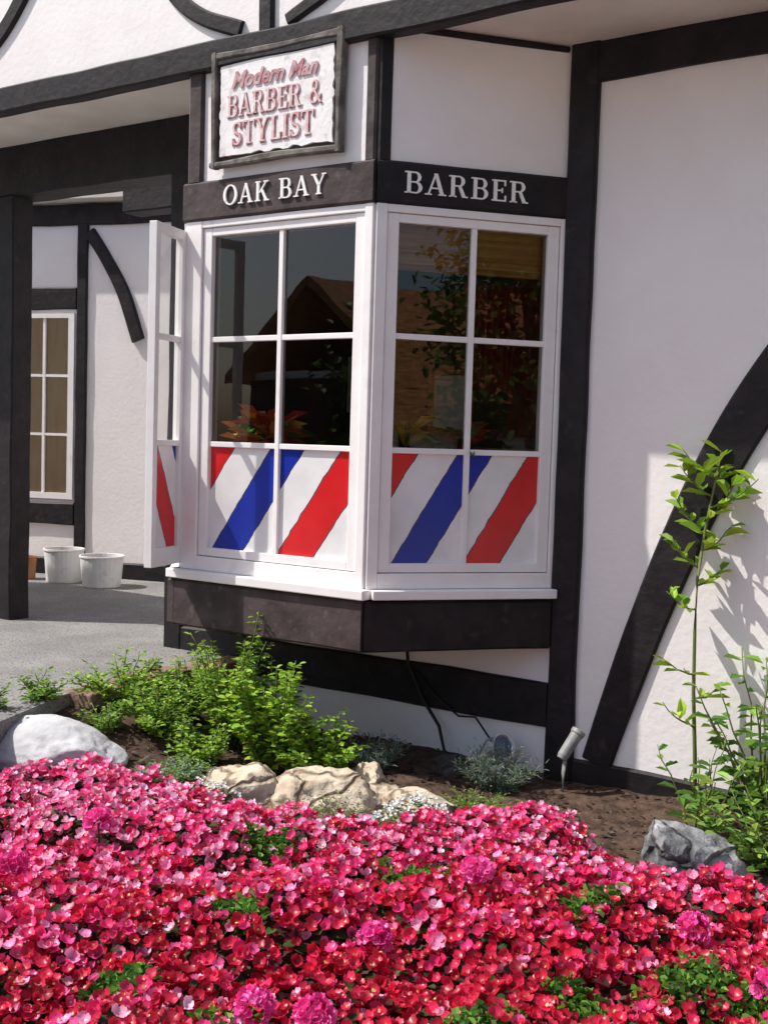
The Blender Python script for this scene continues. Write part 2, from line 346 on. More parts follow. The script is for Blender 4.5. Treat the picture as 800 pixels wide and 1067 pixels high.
m.box(K,.030,lc-.028,.75,.785,-.015,.015); m.box(K,.030,lc-.028,-.50,-.43,-.015,.015)
for z in ZR[1:3]: m.box(K,.030,lc-.028,z-.011,z+.011,-.012,.012)
cs=m.make('casement',['white'],base=B0,parent=wl,bevel=.002); cs['label']='open white casement swung outward'
zz_=[.75,.3685,-.0307,-.43]
for r in range(3):
    z1=zz_[r]-(.011 if r else 0); z0=zz_[r+1]+(.011 if r<2 else 0); p=MB(); a0,a1=.030,lc-.028
    if r<2:
        p.quadv([K.P(a0,z0),K.P(a1,z0),K.P(a1,z1),K.P(a0,z1)]); p.make('glass_pane',['glass'],base=B0,parent=wl,recalc=False)
    else:
        p.quadv([K.P(a0,z0),K.P(a1,z0),K.P(a1,z1),K.P(a0,z1)],uv=[(1.0,0),(.62,0),(.62,1),(1.0,1)]); p.make('striped_pane',['stripe'],base=B0,parent=wl,recalc=False)
# ---- interior shell
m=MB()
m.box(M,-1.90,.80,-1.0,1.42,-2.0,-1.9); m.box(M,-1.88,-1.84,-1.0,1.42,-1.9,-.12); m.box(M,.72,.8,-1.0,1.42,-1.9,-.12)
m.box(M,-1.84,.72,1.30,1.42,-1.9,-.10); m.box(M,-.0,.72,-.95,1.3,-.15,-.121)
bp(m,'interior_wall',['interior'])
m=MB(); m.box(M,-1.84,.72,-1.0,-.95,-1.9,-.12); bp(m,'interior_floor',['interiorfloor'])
m=MB(); m.box(R,.07,.66,.625,.80,-.085,-.075); m.tube([R.P(.07,.62,-.08),R.P(.66,.62,-.08)],.012,10); bp(m,'golden_strip',['goldband'])  # golden-brown streaked strip with a round lower edge behind the upper panes
m=MB(); n=40
top=[R.P(.40+.22*i/n,.60,-.20+.012*math.sin(i*1.3)) for i in range(n+1)]; bot=[R.P(.44+.16*i/n,.20,-.21+.014*math.sin(i*1.3+.4)) for i in range(n+1)]
for i in range(n): m.quadv([bot[i],bot[i+1],top[i+1],top[i]])
bp(m,'red_drape',['red'],smooth=True,recalc=False)
m=MB(); m.box(M,-1.95,-1.885,GZ,1.45,-2.6,-.125); m.box(M,-1.95,1.2,GZ,1.45,-2.72,-2.6); bp(m,'side_wall',['stucco'])
SW=Fr(M.P(-1.835,0,0),-nM,u)
fp=thing('framed_panel',SW.P(1.25,.17,.01),'small white framed panel, stand-in for a bright window, inside the shop','picture')
m=MB()
for (a0,a1,z0,z1) in [(1.17,1.19,.13,.47),(1.33,1.35,.13,.47),(1.19,1.33,.13,.15),(1.19,1.33,.45,.47)]: m.box(SW,a0,a1,z0,z1,0,.02)
m.make('frame',['rubber'],base=fp.location,parent=fp)
m=MB(); m.box(SW,1.19,1.33,.15,.45,0,.01); m.make('print',['poster'],base=fp.location,parent=fp)  # white panel added in place of a small bright back window
fp=thing('framed_panel',M.P(-1.6,.1,-1.89),'white notice in a wooden frame inside the shop','picture')
m=MB()
for (a0,a1,z0,z1) in [(-1.72,-1.69,.05,.42),(-1.45,-1.42,.05,.42),(-1.69,-1.45,.05,.08),(-1.69,-1.45,.39,.42)]: m.box(M,a0,a1,z0,z1,-1.9,-1.87)
m.make('frame',['roof'],base=fp.location,parent=fp)
m=MB(); m.box(M,-1.69,-1.45,.08,.39,-1.9,-1.885); m.make('print',['poster'],base=fp.location,parent=fp)
cb=thing('cabinet',M.P(-.9,-.95,-1.6),'dark wooden cabinet with mirror inside the shop','cabinet')
m=MB(); m.box(M,-1.3,-.3,-.95,-.05,-1.88,-1.5); m.box(M,-1.33,-.27,-.05,-.02,-1.89,-1.47); m.make('body',['roof'],base=cb.location,parent=cb,bevel=.006)
m=MB(); m.box(M,-1.2,-.4,.05,.95,-1.895,-1.87); m.make('mirror_frame',['red'],base=cb.location,parent=cb)
# ---- lettering
def glyph(ch):
    q=[]
    def seg(x0,y0,x1,y1,t0,t1=None,horiz=True):
        t1=t0 if t1 is None else t1
        if abs(y1-y0)>1e-6 and horiz: q.append([(x0-t0/2,y0),(x0+t0/2,y0),(x1+t1/2,y1),(x1-t1/2,y1)])
        else: q.append([(x0,y0-t0/2),(x1,y1-t1/2),(x1,y1+t1/2),(x0,y0+t0/2)])
    def ser(x,y,wd=.30):
        h=.06; yy=0 if y==0 else 1-h
        q.append([(x-wd/2,yy),(x+wd/2,yy),(x+wd/2,yy+h),(x-wd/2,yy+h)])
    def arc(cx,cy,rx,ry,a0,a1,tx,ty,n=14):
        for i in range(n):
            t=[math.radians(a0+(a1-a0)*(i+k)/n) for k in (0,1)]
            o=[(cx+rx*math.cos(x),cy+ry*math.sin(x)) for x in t]; ii=[(cx+(rx-tx)*math.cos(x),cy+(ry-ty)*math.sin(x)) for x in t]
            q.append([o[0],o[1],ii[1],ii[0]])
    V=.145
    if ch=='O': arc(.42,.5,.42,.52,0,360,.15,.06,28); return q,.84
    if ch=='A': seg(.12,0,.42,1,.07); seg(.70,0,.42,1,.155,.14); seg(.2,.32,.62,.32,.06); ser(.12,0,.28); ser(.70,0,.32); return q,.86
    if ch=='K': seg(.18,0,.18,1,V); ser(.18,0); ser(.18,1); seg(.28,.42,.66,.96,.08); seg(.68,.03,.42,.58,.17,.13); ser(.66,1,.28); ser(.70,0,.30); return q,.86
    if ch=='Y': seg(.40,.46,.14,1,.13,.155); seg(.46,.46,.70,1,.07); seg(.42,0,.42,.5,V); ser(.42,0); ser(.15,1,.30); ser(.70,1,.24); return q,.84
    if ch=='L': seg(.18,0,.18,1,V); ser(.18,1); ser(.18,0); seg(.1,.035,.62,.035,.07); seg(.60,0,.60,.28,.07); return q,.66
    if ch=='I': seg(.18,0,.18,1,V); ser(.18,0); ser(.18,1); return q,.36
    if ch=='T': seg(.36,0,.36,1,V); ser(.36,0); seg(.02,.965,.70,.965,.07); seg(.04,.75,.04,1,.06); seg(.68,.75,.68,1,.06); return q,.72
    if ch=='E': seg(.18,0,.18,1,V); seg(.03,.035,.64,.035,.06); seg(.03,.965,.62,.965,.06); seg(.2,.51,.48,.51,.06); seg(.61,0,.61,.28,.06); seg(.59,.74,.59,1,.06); seg(.47,.4,.47,.62,.05); return q,.68
    if ch in 'BRP':
        seg(.18,0,.18,1,V); ser(.14,1,.26)
        seg(.25,.965,.42,.965,.06); arc(.42,.745,.25,.255,-90,90,.135,.06); seg(.25,.525,.42,.525,.06)
        if ch=='B': ser(.14,0,.26); seg(.25,.035,.44,.035,.06); arc(.44,.275,.28,.275,-90,90,.145,.06); return q,.76
        if ch=='R': ser(.18,0); seg(.66,.0,.46,.52,.155,.13); ser(.70,0,.22); return q,.84
        ser(.18,0); return q,.72
    if ch=='S':
        arc(.32,.735,.26,.265,20,250,.13,.08,16); arc(.32,.265,.28,.265,-160,80,.14,.08,16)
        seg(.20,.56,.44,.44,.12,.12,False); seg(.54,.72,.54,.98,.06); seg(.07,.02,.07,.3,.06); return q,.64
    if ch=='&':
        arc(.36,.76,.19,.24,0,360,.08,.07,18); arc(.33,.28,.30,.29,80,360,.12,.08,18); seg(.76,0,.28,.66,.15,.12); arc(.5,.3,.25,.2,-60,20,.07,.07,6); return q,.86
    return q,.35
def lettering(text,fr,a0,a1,z0,h,d,name,matn,parent,base,gap=.07,th=.006,grow=0):
    mb=MB(); gs=[]; x=0
    for ch in text:
        q,wd=glyph(ch); gs.append((q,x)); x+=wd+gap
    x-=gap; sx=(a1-a0)/x; k=0
    for q,x0 in gs:
        for poly in q:
            k+=1; dd=d+th+(k%9)*.00012
            cx=sum(p[0] for p in poly)/4; cy=sum(p[1] for p in poly)/4
            pl=[(p[0]+(grow if p[0]>cx else -grow),p[1]+(grow if p[1]>cy else -grow)) for p in poly] if grow else poly
            def pt(p,dv): return fr.P(a0+(x0+p[0])*sx,z0+p[1]*h,dv)
            mb.sweep([[pt(p,d) for p in pl],[pt(p,dd) for p in pl]])
    return mb.make(name,[matn],base=base,parent=parent)
lettering('OAK BAY',F,-.675,-.195,.864,.072,.021,'lettering','letterwhite',fbF,B0,gap=.10)
lettering('BARBER',R,.095,.555,.857,.074,.019,'lettering','letterwhite',fbR,B0,gap=.10)
# ---- sign
sb=F.P(-.45,1.0,.03)
sg=thing('shop_sign',sb,'weathered white sign with faded red lettering in rough wooden frame','sign')
m=MB()
m.timber(F,[(-.732,1.016),(-.128,1.016)],.026,.016,.044,seg=.03,jit=.005,ch=.005); m.timber(F,[(-.732,1.410),(-.128,1.410)],.026,.016,.044,seg=.03,jit=.005,ch=.005)
m.timber(F,[(-.718,1.0),(-.718,1.425)],.026,.016,.046,seg=.03,jit=.005,ch=.005); m.timber(F,[(-.142,1.0),(-.142,1.425)],.026,.016,.046,seg=.03,jit=.005,ch=.005)
m.make('frame',['signframe'],base=sb,parent=sg)
n=96
def edge(t):
    per=[(-.692,1.042),(-.170,1.042),(-.170,1.386),(-.692,1.386)]
    k=int(t*4)%4; f=t*4-int(t*4); a=per[k]; b=per[(k+1)%4]
    return (a[0]+(b[0]-a[0])*f+.012*noise.noise(Vector((t*50,1,0))),a[1]+(b[1]-a[1])*f+.012*noise.noise(Vector((t*50,7,0))))
pts=[edge(i/n) for i in range(n)]
m=MB(); m.sweep([[F.P(a,z,.002) for a,z in pts],[F.P(a,z,.034) for a,z in pts]])
m.make('board',['signboard'],base=sb,parent=sg)
m=MB(); m.box(F,-.71,-.15,1.025,1.40,.004,.024); m.make('backing',['timberlit'],base=sb,parent=sg)
for txt,a0,a1,z0,h in [('BARBER &',-.655,-.215,1.180,.080),('STYLIST',-.63,-.25,1.075,.085)]:
    lettering(txt,F,a0+.003,a1+.003,z0-.002,h,.0345,'lettering','signgrey',sg,sb,th=.0015,gap=.06,grow=.030)
    lettering(txt,F,a0,a1,z0,h,.0375,'lettering','signred',sg,sb,th=.0015,gap=.06)
cu=bpy.data.curves.new('t','FONT'); cu.body='Modern Man'; cu.shear=.35; cu.size=.10; cu.extrude=.0015; cu.offset=.0032; cu.space_character=1.0
to=bpy.data.objects.new('t',cu); scene.collection.objects.link(to); bpy.context.view_layer.update()
me=bpy.data.meshes.new_from_object(to.evaluated_get(bpy.context.evaluated_depsgraph_get()))
xs=[q.co.x for q in me.vertices]; x0,x1=min(xs),max(xs); scl=.40/(x1-x0)
m=MB()
for q in me.vertices: m.v.append(tuple(F.P(-.635+(q.co.x-x0)*scl,1.285+q.co.y*.80,.0375+q.co.z)))
for p in me.polygons: m.f.append(tuple(p.vertices)); m.c.append(None); m.m.append(0); m.uv.append(None)
m.make('lettering',['signgrey'],base=sb,parent=sg,recalc=False)
bpy.data.objects.remove(to)
# ================= far building in the passage
ang=.30
G=Fr(Vector((-1.9,7.75,0)),Vector((math.cos(ang),-math.sin(ang),0)),Vector((-math.sin(ang),-math.cos(ang),0)))
fb=G.P(0,-.98)
far=thing('timbered_house',fb,'white stucco and timber wall with paned window, glow painted as tan curtain, across passage','house')
gl,gr=-.86,-.28; cl_,cr_=gl-.05,gr+.045
m=MB(); m.box(G,-6,cl_,-1.2,2.2,-.15,0); m.box(G,cr_,3,-1.2,2.2,-.15,0); m.box(G,cl_,cr_,.80,2.2,-.15,0); m.box(G,cl_,cr_,-1.2,-.47,-.15,0)
m.make('wall',['stucco'],base=fb,parent=far)
for i,(pp,wd) in enumerate([([(-1.1,.90),(-.225,.90)],.15),([(-.18,-1.0),(-.18,1.5)],.08),([(-1.1,-.56),(-.225,-.56)],.15),([(-3,1.46),(1.5,1.46)],.14),(catmull([(-.13,1.34),(.0,1.16),(.13,.94),(.25,.62)]),.085),([(-3,-.93),(2,-.93)],.12),([(-1.0,-1),(-1.0,1.4)],.1),([(.75,-1),(.75,1.4)],.1)]):
    m=MB(); m.timber(G,pp,wd,-.02,.02+.002*i); m.make('timber',['timber'],base=fb,parent=far)
m=MB(); m.box(G,-4,2.5,1.54,1.60,-.2,.14); m.make('shading_eave',['stuccocream'],base=fb,parent=far)  # overhang added to cast shade on the upper part of this wall
m=MB(); zs=[.77,.38,-.02,-.42]
m.box(G,cl_,gl,-.46,.80,-.08,.018); m.box(G,gr,cr_,-.46,.80,-.08,.018); m.box(G,gl,gr,.77,.80,-.08,.0175); m.box(G,gl,gr,-.46,-.42,-.08,.0175)
for k in (1,2):
    x=gl+(gr-gl)*k/3; m.box(G,x-.009,x+.009,-.42,.77,-.02,.01)
for z in zs[1:3]: m.box(G,gl,gr,z-.009,z+.009,-.019,.008)
fw=m.make('window',['white'],base=fb,parent=far)
m=MB(); m.quadv([G.P(gl,-.42,-.005),G.P(gr,-.42,-.005),G.P(gr,.77,-.005),G.P(gl,.77,-.005)]); m.make('pane',['glass'],base=fb,parent=fw,recalc=False)
m=MB(); m.box(G,gl-.03,gr+.03,-.45,.8,-.06,-.020); m.make('curtain',['curtain'],base=fb,parent=fw)
T('passage_beam',M,[(-3.3,1.36),(-1.95,1.36)],.14,-1.1,-.95)
m=MB(); m.timber(M,[(-2.6,1.38),(-2.5,1.38)],.1,-3.0,-.16); bp(m,'passage_beam',['timber'])
def pot(name,x,y,z,r,h,label,matn,group=None):
    e=thing(name,(x,y,z),label,'planter',group)
    m=MB(); m.lathe((x,y,z),[(r*.01,0),(r*.84,0),(r*.87,.008),(r*.99,h*.93),(r*1.03,h*.935),(r*1.03,h),(r*.97,h),(r*.9,h*.75),(.001,h*.75)])
    m.make('vessel',[matn],base=(x,y,z),parent=e,smooth=False,bevel=.002)
    m=MB(); m.lathe((x,y,z),[(r*.90,h*.755),(r*.89,h*.79),(.001,h*.81)]); m.make('potting_soil',['soil'],base=(x,y,z),parent=e)
pot('planter',-2.08,7.45,-.98,.128,.22,'round white plastic planter on the pavement','plastic','white planters in the passage')
pot('planter',-1.79,7.28,-.98,.138,.20,'wider round white planter standing on the pavement','plastic','white planters in the passage')
pot('planter',-2.36,7.55,-.98,.07,.15,'small terracotta pot beside the wall','terracotta')
# ================= GROUND
def sm(a,b,x):
    t=max(0,min(1,(x-a)/(b-a))); return t*t*(3-2*t)
def soilz(x,y):
    z=-1.215
    z+=.19*sm(.25,1.15,-x)*sm(3.3,4.4,y)
    z+=.018*noise.noise(Vector((x*3,y*3,0)))+.012*noise.noise(Vector((x*11,y*11,3)))
    return z
m=MB(); g=300; m.quadv([(-g,-g,-1.255),(g,-g,-1.255),(g,g,-1.255),(-g,g,-1.255)]); o=m.make('ground',['ground']); o['kind']='structure'
edge_=[(-1.75,-2.0),(-1.45,2.6),(-1.34,3.4),(-1.27,3.80),(-1.17,4.23),(-1.02,4.52),(-.84,4.78),(-.62,5.05)]
m=MB(); poly=edge_+[(-.62,12),(-40,12),(-40,-2.0)]
prism(m,poly,-1.30,-.98); o=m.make('pavement',['pavement']); o['kind']='structure'
m=MB(); nx,ny=150,150; X0,X1,Y0,Y1=-1.42,3.6,.6,5.6
for j in range(ny+1):
    for i in range(nx+1):
        x=X0+(X1-X0)*i/nx; y=Y0+(Y1-Y0)*j/ny; m.v.append((x,y,soilz(x,y)+.006*noise.noise(Vector((x*40,y*40,1)))))
for j in range(ny):
    for i in range(nx):
        a=j*(nx+1)+i; m.f.append((a,a+1,a+nx+2,a+nx+1)); m.c.append(None); m.m.append(0); m.uv.append(None)
o=m.make('flower_bed_soil',['soil'],smooth=True); o['kind']='structure'
path=[Vector((p[0]+.040,p[1],0)) for p in edge_[4:]]
cum=[0]
for i in range(len(path)-1): cum.append(cum[-1]+(path[i+1]-path[i]).length)
def along(t):
    for i in range(len(path)-1):
        if t<=cum[i+1]:
            f=(t-cum[i])/(cum[i+1]-cum[i]); return path[i].lerp(path[i+1],f),(path[i+1]-path[i]).normalized()
    return path[-1],(path[-1]-path[-2]).normalized()
bm=MB(); BF=Fr(Vector((0,0,0)),Vector((1,0,0)),Vector((0,-1,0)))
bm.box(BF,-.045,.045,-.06,0,-.075,.075)
b0=bm.make('edging_brick',['brick'],bevel=.008); tag(b0,'weathered red brick edging the pavement beside the bed','brick','bricks edging the flower bed')
t=.05; first=True
while t<cum[-1]:
    p,d=along(t); o=b0 if first else b0.copy()
    if not first: scene.collection.objects.link(o)
    first=False
    o.location=(p.x,p.y,-.972+rnd(-.006,.006)); o.rotation_euler=(rnd(-.04,.04),rnd(-.04,.04),math.atan2(d.y,d.x)+rnd(-.06,.06))
    t+=.098
def rock(name,x,y,z,sx,sy,sz,matn,seed,label,sub=5,np_=16,kk=(.55,.88),rn=1.0,hard=.97):
    bmh=bmesh.new(); bmesh.ops.create_icosphere(bmh,subdivisions=sub,radius=1)
    pl=[]; rs=random.Random(seed)
    for i in range(np_):
        d=Vector((rs.uniform(-1,1),rs.uniform(-1,1),rs.uniform(-.3,1))).normalized(); pl.append((d,rs.uniform(*kk)))
    for vv in bmh.verts:
        p=vv.co.copy()
        for d,k in pl:
            e=p.dot(d)-k
            if e>0: p-=d*e*hard
        rid=1-abs(noise.noise(p*2.6+Vector((seed,9,0))))*2
        p+=p.normalized()*rn*(.10*noise.noise(p*2.2+Vector((seed,0,0)))+.06*noise.noise(p*6+Vector((seed,3,0)))+.03*noise.noise(p*14)+.015*noise.noise(p*30)-.05*max(0,rid-.8)*5)
        vv.co=Vector((p.x*sx,p.y*sy,p.z*sz))
    me=bpy.data.meshes.new(name); bmh.to_mesh(me); bmh.free(); me.materials.append(mt[matn]); me.polygons.foreach_set('use_smooth',[True]*len(me.polygons))
    o=bpy.data.objects.new(name,me); scene.collection.objects.link(o); o.location=(x,y,z); o.rotation_euler=(0,0,rs.uniform(-.5,.5)); tag(o,label,'rock')
rock('rock',-1.14,3.90,-1.11,.29,.17,.125,'rockw',3,'large pale grey rounded granite boulder at the pavement edge',kk=(.74,.95),rn=.45,hard=.7)
rock('rock',-.46,3.74,-1.19,.20,.14,.15,'rockb',12,'rough beige boulder under the leafy herb',kk=(.6,.9),rn=.8)
rock('rock',-.23,3.68,-1.20,.25,.14,.15,'rockb',21,'broad cracked beige boulder behind the begonias',kk=(.6,.9),rn=.8)
rock('rock',-.02,3.90,-1.19,.09,.08,.11,'rockb',33,'small tan stone between boulders')
rock('rock',-.02,3.70,-1.20,.15,.10,.11,'rockb',38,'low rough tan rock beside other boulders')
rock('rock',.14,3.64,-1.20,.14,.08,.085,'rockb',41,'pale flat stone behind the begonias',kk=(.7,.95),rn=.5)
rock('rock',.89,3.20,-1.18,.225,.12,.18,'rockg',58,'dark grey angular boulder beside the begonias',kk=(.45,.8),np_=14,rn=.8)
rock('rock',.27,4.15,-1.19,.08,.06,.07,'rockd',61,'small dark stone on the soil')
rock('rock',-.20,4.32,-1.2,.09,.07,.06,'rockd',65,'small dark stone on the soil')
random.seed(11)
m=MB()
for i in range(3400):
    x=rnd(-1.1,2.0); y=rnd(3.0,5.0); z=soilz(x,y); r=rnd(.004,.014)
    c=rnd(.4,1.5); col=(.10*c,.068*c,.05*c)
    m.leaf(Vector((x,y,z+.004)),Vector((rnd(-1,1),rnd(-1,1),rnd(-.2,.5))).normalized(),Vector((rnd(-.5,.5),rnd(-.5,.5),1)).normalized(),r*2.4,r*1.3,col)
o=m.make('mulch',['leaf'],recalc=False); o['kind']='stuff'
# ================= PLANTS
def jc(c,v=.25):
    k=1+rnd(-v,v); return (c[0]*k*rnd(.85,1.15),c[1]*k,c[2]*k*rnd(.8,1.2))
def rdir():
    a=rnd(0,2*math.pi); return Vector((math.cos(a),math.sin(a),0))
def shrub(name,x,y,h,r,ns,nl,L,Wd,cols,label,cat,z=None,lean=(0,0),up=.3,stemr=.004,start=.15,arch=.3,clus=1,group=None,curl=.1):
    z=soilz(x,y)-.01 if z is None else z
    e=thing(name,(x,y,z),label,cat,group); st=MB(); lf=MB()
    for i in range(ns):
        d=rdir(); rr=r*math.sqrt(rnd(.02,1)); hh=h*(rnd(.62,1.05))*(1-.35*(rr/r)**2)
        p0=Vector((x,y,z))+d*min(.03,r*.2)*rnd(0,1.5); pts=[]
        for k in range(7):
            t=k/6; pts.append(p0+d*rr*(t**1.3)+Vector((lean[0]*t,lean[1]*t,hh*(t-arch*.3*t*t)/(1-arch*.3)))+Vector((rnd(-1,1),rnd(-1,1),0))*.008)
        st.tube(pts,stemr,4,r2=stemr*.4)
        for j in range(nl):
            t=start+(1-start)*(j+rnd(0,1))/nl; k=min(5,int(t*6)); f=t*6-k; p=pts[k].lerp(pts[k+1],min(1,f))
            for c in range(clus):
                dd=(rdir()+Vector((0,0,rnd(-.1,.9)*up*2))+d*.3).normalized()
                pp=p+dd*rnd(0,.02)*(clus>1)
                s=rnd(.65,1.15)*(1-.25*t)
                lf.leaf(pp,dd,Vector((rnd(-.5,.5),rnd(-.5,.5),1)),L*s,Wd*s,jc(random.choice(cols)),droop=curl)
    st.make('stem',['stem'],base=(x,y,z),parent=e,smooth=True); lf.make('foliage',['leaf'],base=(x,y,z),parent=e,recalc=False)
    return e
bright=[(.36,.56,.05),(.28,.48,.04),(.45,.64,.09),(.17,.33,.03)]
mid=[(.20,.36,.05),(.14,.27,.04),(.28,.44,.08)]
silver=[(.28,.36,.30),(.20,.28,.23),(.34,.42,.36)]
lime=[(.46,.64,.06),(.36,.55,.05),(.24,.42,.04)]
shrub('herb_bush',-.38,4.06,.48,.20,32,15,.040,.030,bright,'bright green leafy herb bush behind boulders','bush',clus=4)
shrub('herb_bush',-.20,4.00,.30,.16,22,12,.038,.028,bright,'low bright green leafy herb beside boulders','bush',clus=4)
shrub('herb_bush',-.56,4.25,.58,.16,20,17,.032,.018,bright+mid,'tall feathery green herb under the bay window','bush',clus=5,arch=.1)
shrub('herb_bush',-.98,4.36,.22,.18,34,12,.031,.019,mid+bright,'low green shrub beside the brick edging','bush',clus=4)
shrub('herb_bush',-.74,4.46,.27,.17,30,12,.031,.019,mid+bright,'low green shrub beside the brick edging','bush',clus=4)
shrub('herb_bush',-.80,4.14,.20,.16,26,11,.029,.018,mid+bright,'small green plant on the soil','bush',clus=4)
shrub('herb_bush',-.62,4.00,.18,.13,20,10,.029,.018,mid+bright,'small green plant on the soil','bush',clus=4)
shrub('herb_bush',-.98,4.08,.12,.10,14,9,.026,.015,mid,'small green plant by the pale boulder','bush',clus=3)
shrub('herb_bush',-1.24,4.16,.13,.10,16,8,.028,.018,mid,'small green plant by the pale boulder','bush',clus=3,z=-1.0)
shrub('herb_bush',-1.38,4.00,.12,.10,14,8,.028,.018,mid,'small green plant by the pale boulder','bush',clus=3,z=-1.0)
shrub('lavender_plant',.43,3.98,.17,.13,70,12,.034,.005,silver,'small silvery lavender plant on bare soil','plant',clus=2,up=.8,arch=.1,start=.05,stemr=.0015)
shrub('lavender_plant',-.01,4.18,.15,.11,40,12,.034,.006,silver,'small silvery plant behind tan stone','plant',clus=2,up=.8,arch=.1,start=.05,stemr=.0015)
shrub('thyme_plant',-.16,3.50,.12,.14,50,10,.020,.008,[(.26,.28,.10),(.17,.22,.07)],'low olive green herb in front of boulder','plant',clus=3,start=.05,stemr=.0015)
shrub('thyme_plant',-.68,3.78,.12,.13,50,10,.022,.010,silver+mid,'low grey-green herb beside boulder','plant',clus=3,start=.05,stemr=.0015)
shrub('thyme_plant',.34,3.72,.08,.12,40,9,.018,.007,mid,'low green herb on the bare soil','plant',clus=2,start=.05,stemr=.0015)
def sapling():
    x,y=1.08,3.80; z=soilz(x,y)-.02; e=thing('sapling',(x,y,z),'slender young tree with lime green leaves before wall','sapling')
    st=MB(); lf=MB(); main=[Vector((x+dx,y,z+dz)) for dx,dz in [(0,0),(-.01,.2),(-.025,.42),(-.03,.62),(-.03,.8),(-.01,.98),(.01,1.10),(.02,1.16)]]
    st.tube(main,.008,6,r2=.003)
    def br(p,d,Lg,nl,L=.074,c=lime):
        pts=[p]
        for k in range(5): pts.append(pts[-1]+d*Lg/5+Vector((0,0,.012*k*Lg*3))+Vector((rnd(-1,1),rnd(-1,1),rnd(-1,1)))*.006)
        st.tube(pts,.004,5,r2=.0015)
        for j in range(nl):
            t=(j+.5)/nl*5; k=min(4,int(t)); q=pts[k].lerp(pts[k+1],t-k)
            dd=(rdir()+d*.6+Vector((0,0,rnd(0,.7)))).normalized(); s=rnd(.6,1.2)
            lf.leaf(q,dd,Vector((rnd(-.6,.6),rnd(-.6,.6),1)),L*s,L*.50*s,jc(random.choice(c)),droop=.2)
    for zz,dx,Lg,nl in [(1.14,.8,.14,11),(1.14,-.6,.12,9),(1.04,.9,.15,10),(1.08,-.8,.13,9),(1.0,.5,.12,8),(.95,-.9,.12,10),(.9,.8,.12,10),(.84,-.7,.12,10),(.78,.7,.10,8),(.70,-.8,.10,6),(.48,-.8,.12,5),(.40,.9,.10,4),(1.15,.1,.10,8),(.3,-.7,.14,5)]:
        k=0
        while k<len(main)-2 and main[k+1].z-z<zz: k+=1
        f=min(1,(zz-(main[k].z-z))/(main[k+1].z-main[k].z)); p=main[k].lerp(main[k+1],f)
        br(p,Vector((dx,rnd(-.5,.5),rnd(.1,.7))).normalized(),Lg,nl)
    st.make('trunk',['stem'],base=(x,y,z),parent=e,smooth=True); lf.make('crown',['leaf'],base=(x,y,z),parent=e,recalc=False)
sapling()
dk=[(.09,.20,.03),(.15,.30,.05),(.25,.42,.07),(.34,.50,.09)]
shrub('leafy_shrub',1.24,3.62,.60,.26,18,13,.080,.042,dk,'broad-leaved green shrub beside grey boulder','shrub',clus=1,start=.2,stemr=.005,curl=.25)
shrub('leafy_shrub',1.02,3.55,.40,.16,9,8,.070,.036,dk,'broad-leaved green shrub beside grey boulder','shrub',clus=1,start=.2,stemr=.004,curl=.25)
shrub('leafy_shrub',1.16,3.28,.26,.20,22,10,.05,.028,dk,'low dense green plant behind grey boulder','shrub',clus=2,start=.1,stemr=.003,curl=.2)
def potplant(fr,a,d,z,label,cols,nl,L):
    p=fr.P(a,z,d); e=thing('potted_plant',p,label,'potted plant')
    m=MB(); m.lathe(p,[(.001,0),(.055,0),(.07,.13),(.076,.13),(.076,.155),(.066,.155),(.06,.13),(.001,.13)]); m.make('pot',['terracotta'],base=p,parent=e)
    lf=MB()
    for i in range(nl):
        dd=(rdir()+Vector((0,0,rnd(.2,1.6)))).normalized(); s=rnd(.7,1.15)
        q=p+Vector((0,0,.14+rnd(0,.05))); st=q+dd*L*.3*s
        lf.leaf(st,dd,Vector((rnd(-.4,.4),rnd(-.4,.4),1)),L*s,L*.3*s,jc(random.choice(cols)),droop=.3)
    lf.make('foliage',['leaf'],base=p,parent=e,recalc=False)
m=MB(); m.box(F,-.80,-.06,-.20,-.18,-.32,-.06); m.box(R,.14,.60,-.20,-.18,-.30,-.06); m.box(F,-.78,-.74,-.60,-.20,-.3,-.08); m.box(F,-.12,-.08,-.60,-.20,-.3,-.08); m.box(R,.55,.59,-.60,-.20,-.28,-.08)
bp(m,'window_shelf',['white'])
fire=[(.85,.12,.03),(.95,.32,.04),(.7,.06,.03),(.85,.55,.06),(.10,.2,.04)]
potplant(F,-.56,-.14,-.17,'orange and red leaved potted plant on window shelf',fire,60,.12)
potplant(F,-.70,-.18,-.18,'orange and red leaved potted plant on window shelf',fire,30,.10)
potplant(R,.17,-.15,-.18,'yellow and green leaved potted plant on window shelf',[(.7,.5,.06),(.5,.4,.06),(.15,.25,.05)],40,.10)
potplant(R,.38,-.12,-.2,'dark red leaved potted plant on window shelf',[(.35,.05,.03),(.12,.16,.04)],34,.10)
m=MB(); m.tube([M.P(-.62,-.75,.03),M.P(-.60,-.88,.035),M.P(-.53,-1.0,.04),M.P(-.44,-1.1,.05),M.P(-.40,-1.19,.07),M.P(-.38,-1.23,.09)],.007,6)
m.tube([M.P(-.57,-.9,.035),M.P(-.45,-1.0,.04),M.P(-.36,-1.05,.04),M.P(-.28,-1.04,.05),M.P(-.2,-1.12,.06)],.004,6)
tag(m.make('electric_cable',['rubber'],smooth=True),'black electric cable hanging from the wall to soil','cable')
fx=M.P(-.16,-1.20,.09); fl=thing('floodlight',fx,'small white and blue floodlight standing by the wall','floodlight')
m=MB(); m.lathe(fx,[(.001,-.03),(.012,-.03),(.012,.04),(.001,.04)],12); ax=(u*.75+Vector((0,0,.45))+nM*.35).normalized()
m.lathe(fx+Vector((0,0,.065)),[(.001,-.05),(.018,-.05),(.026,-.03),(.034,.0),(.046,.03),(.050,.045),(.045,.045),(.04,.03),(.001,.028)],20,axis=ax)
m.make('housing',['plastic'],base=fx,parent=fl,smooth=False)
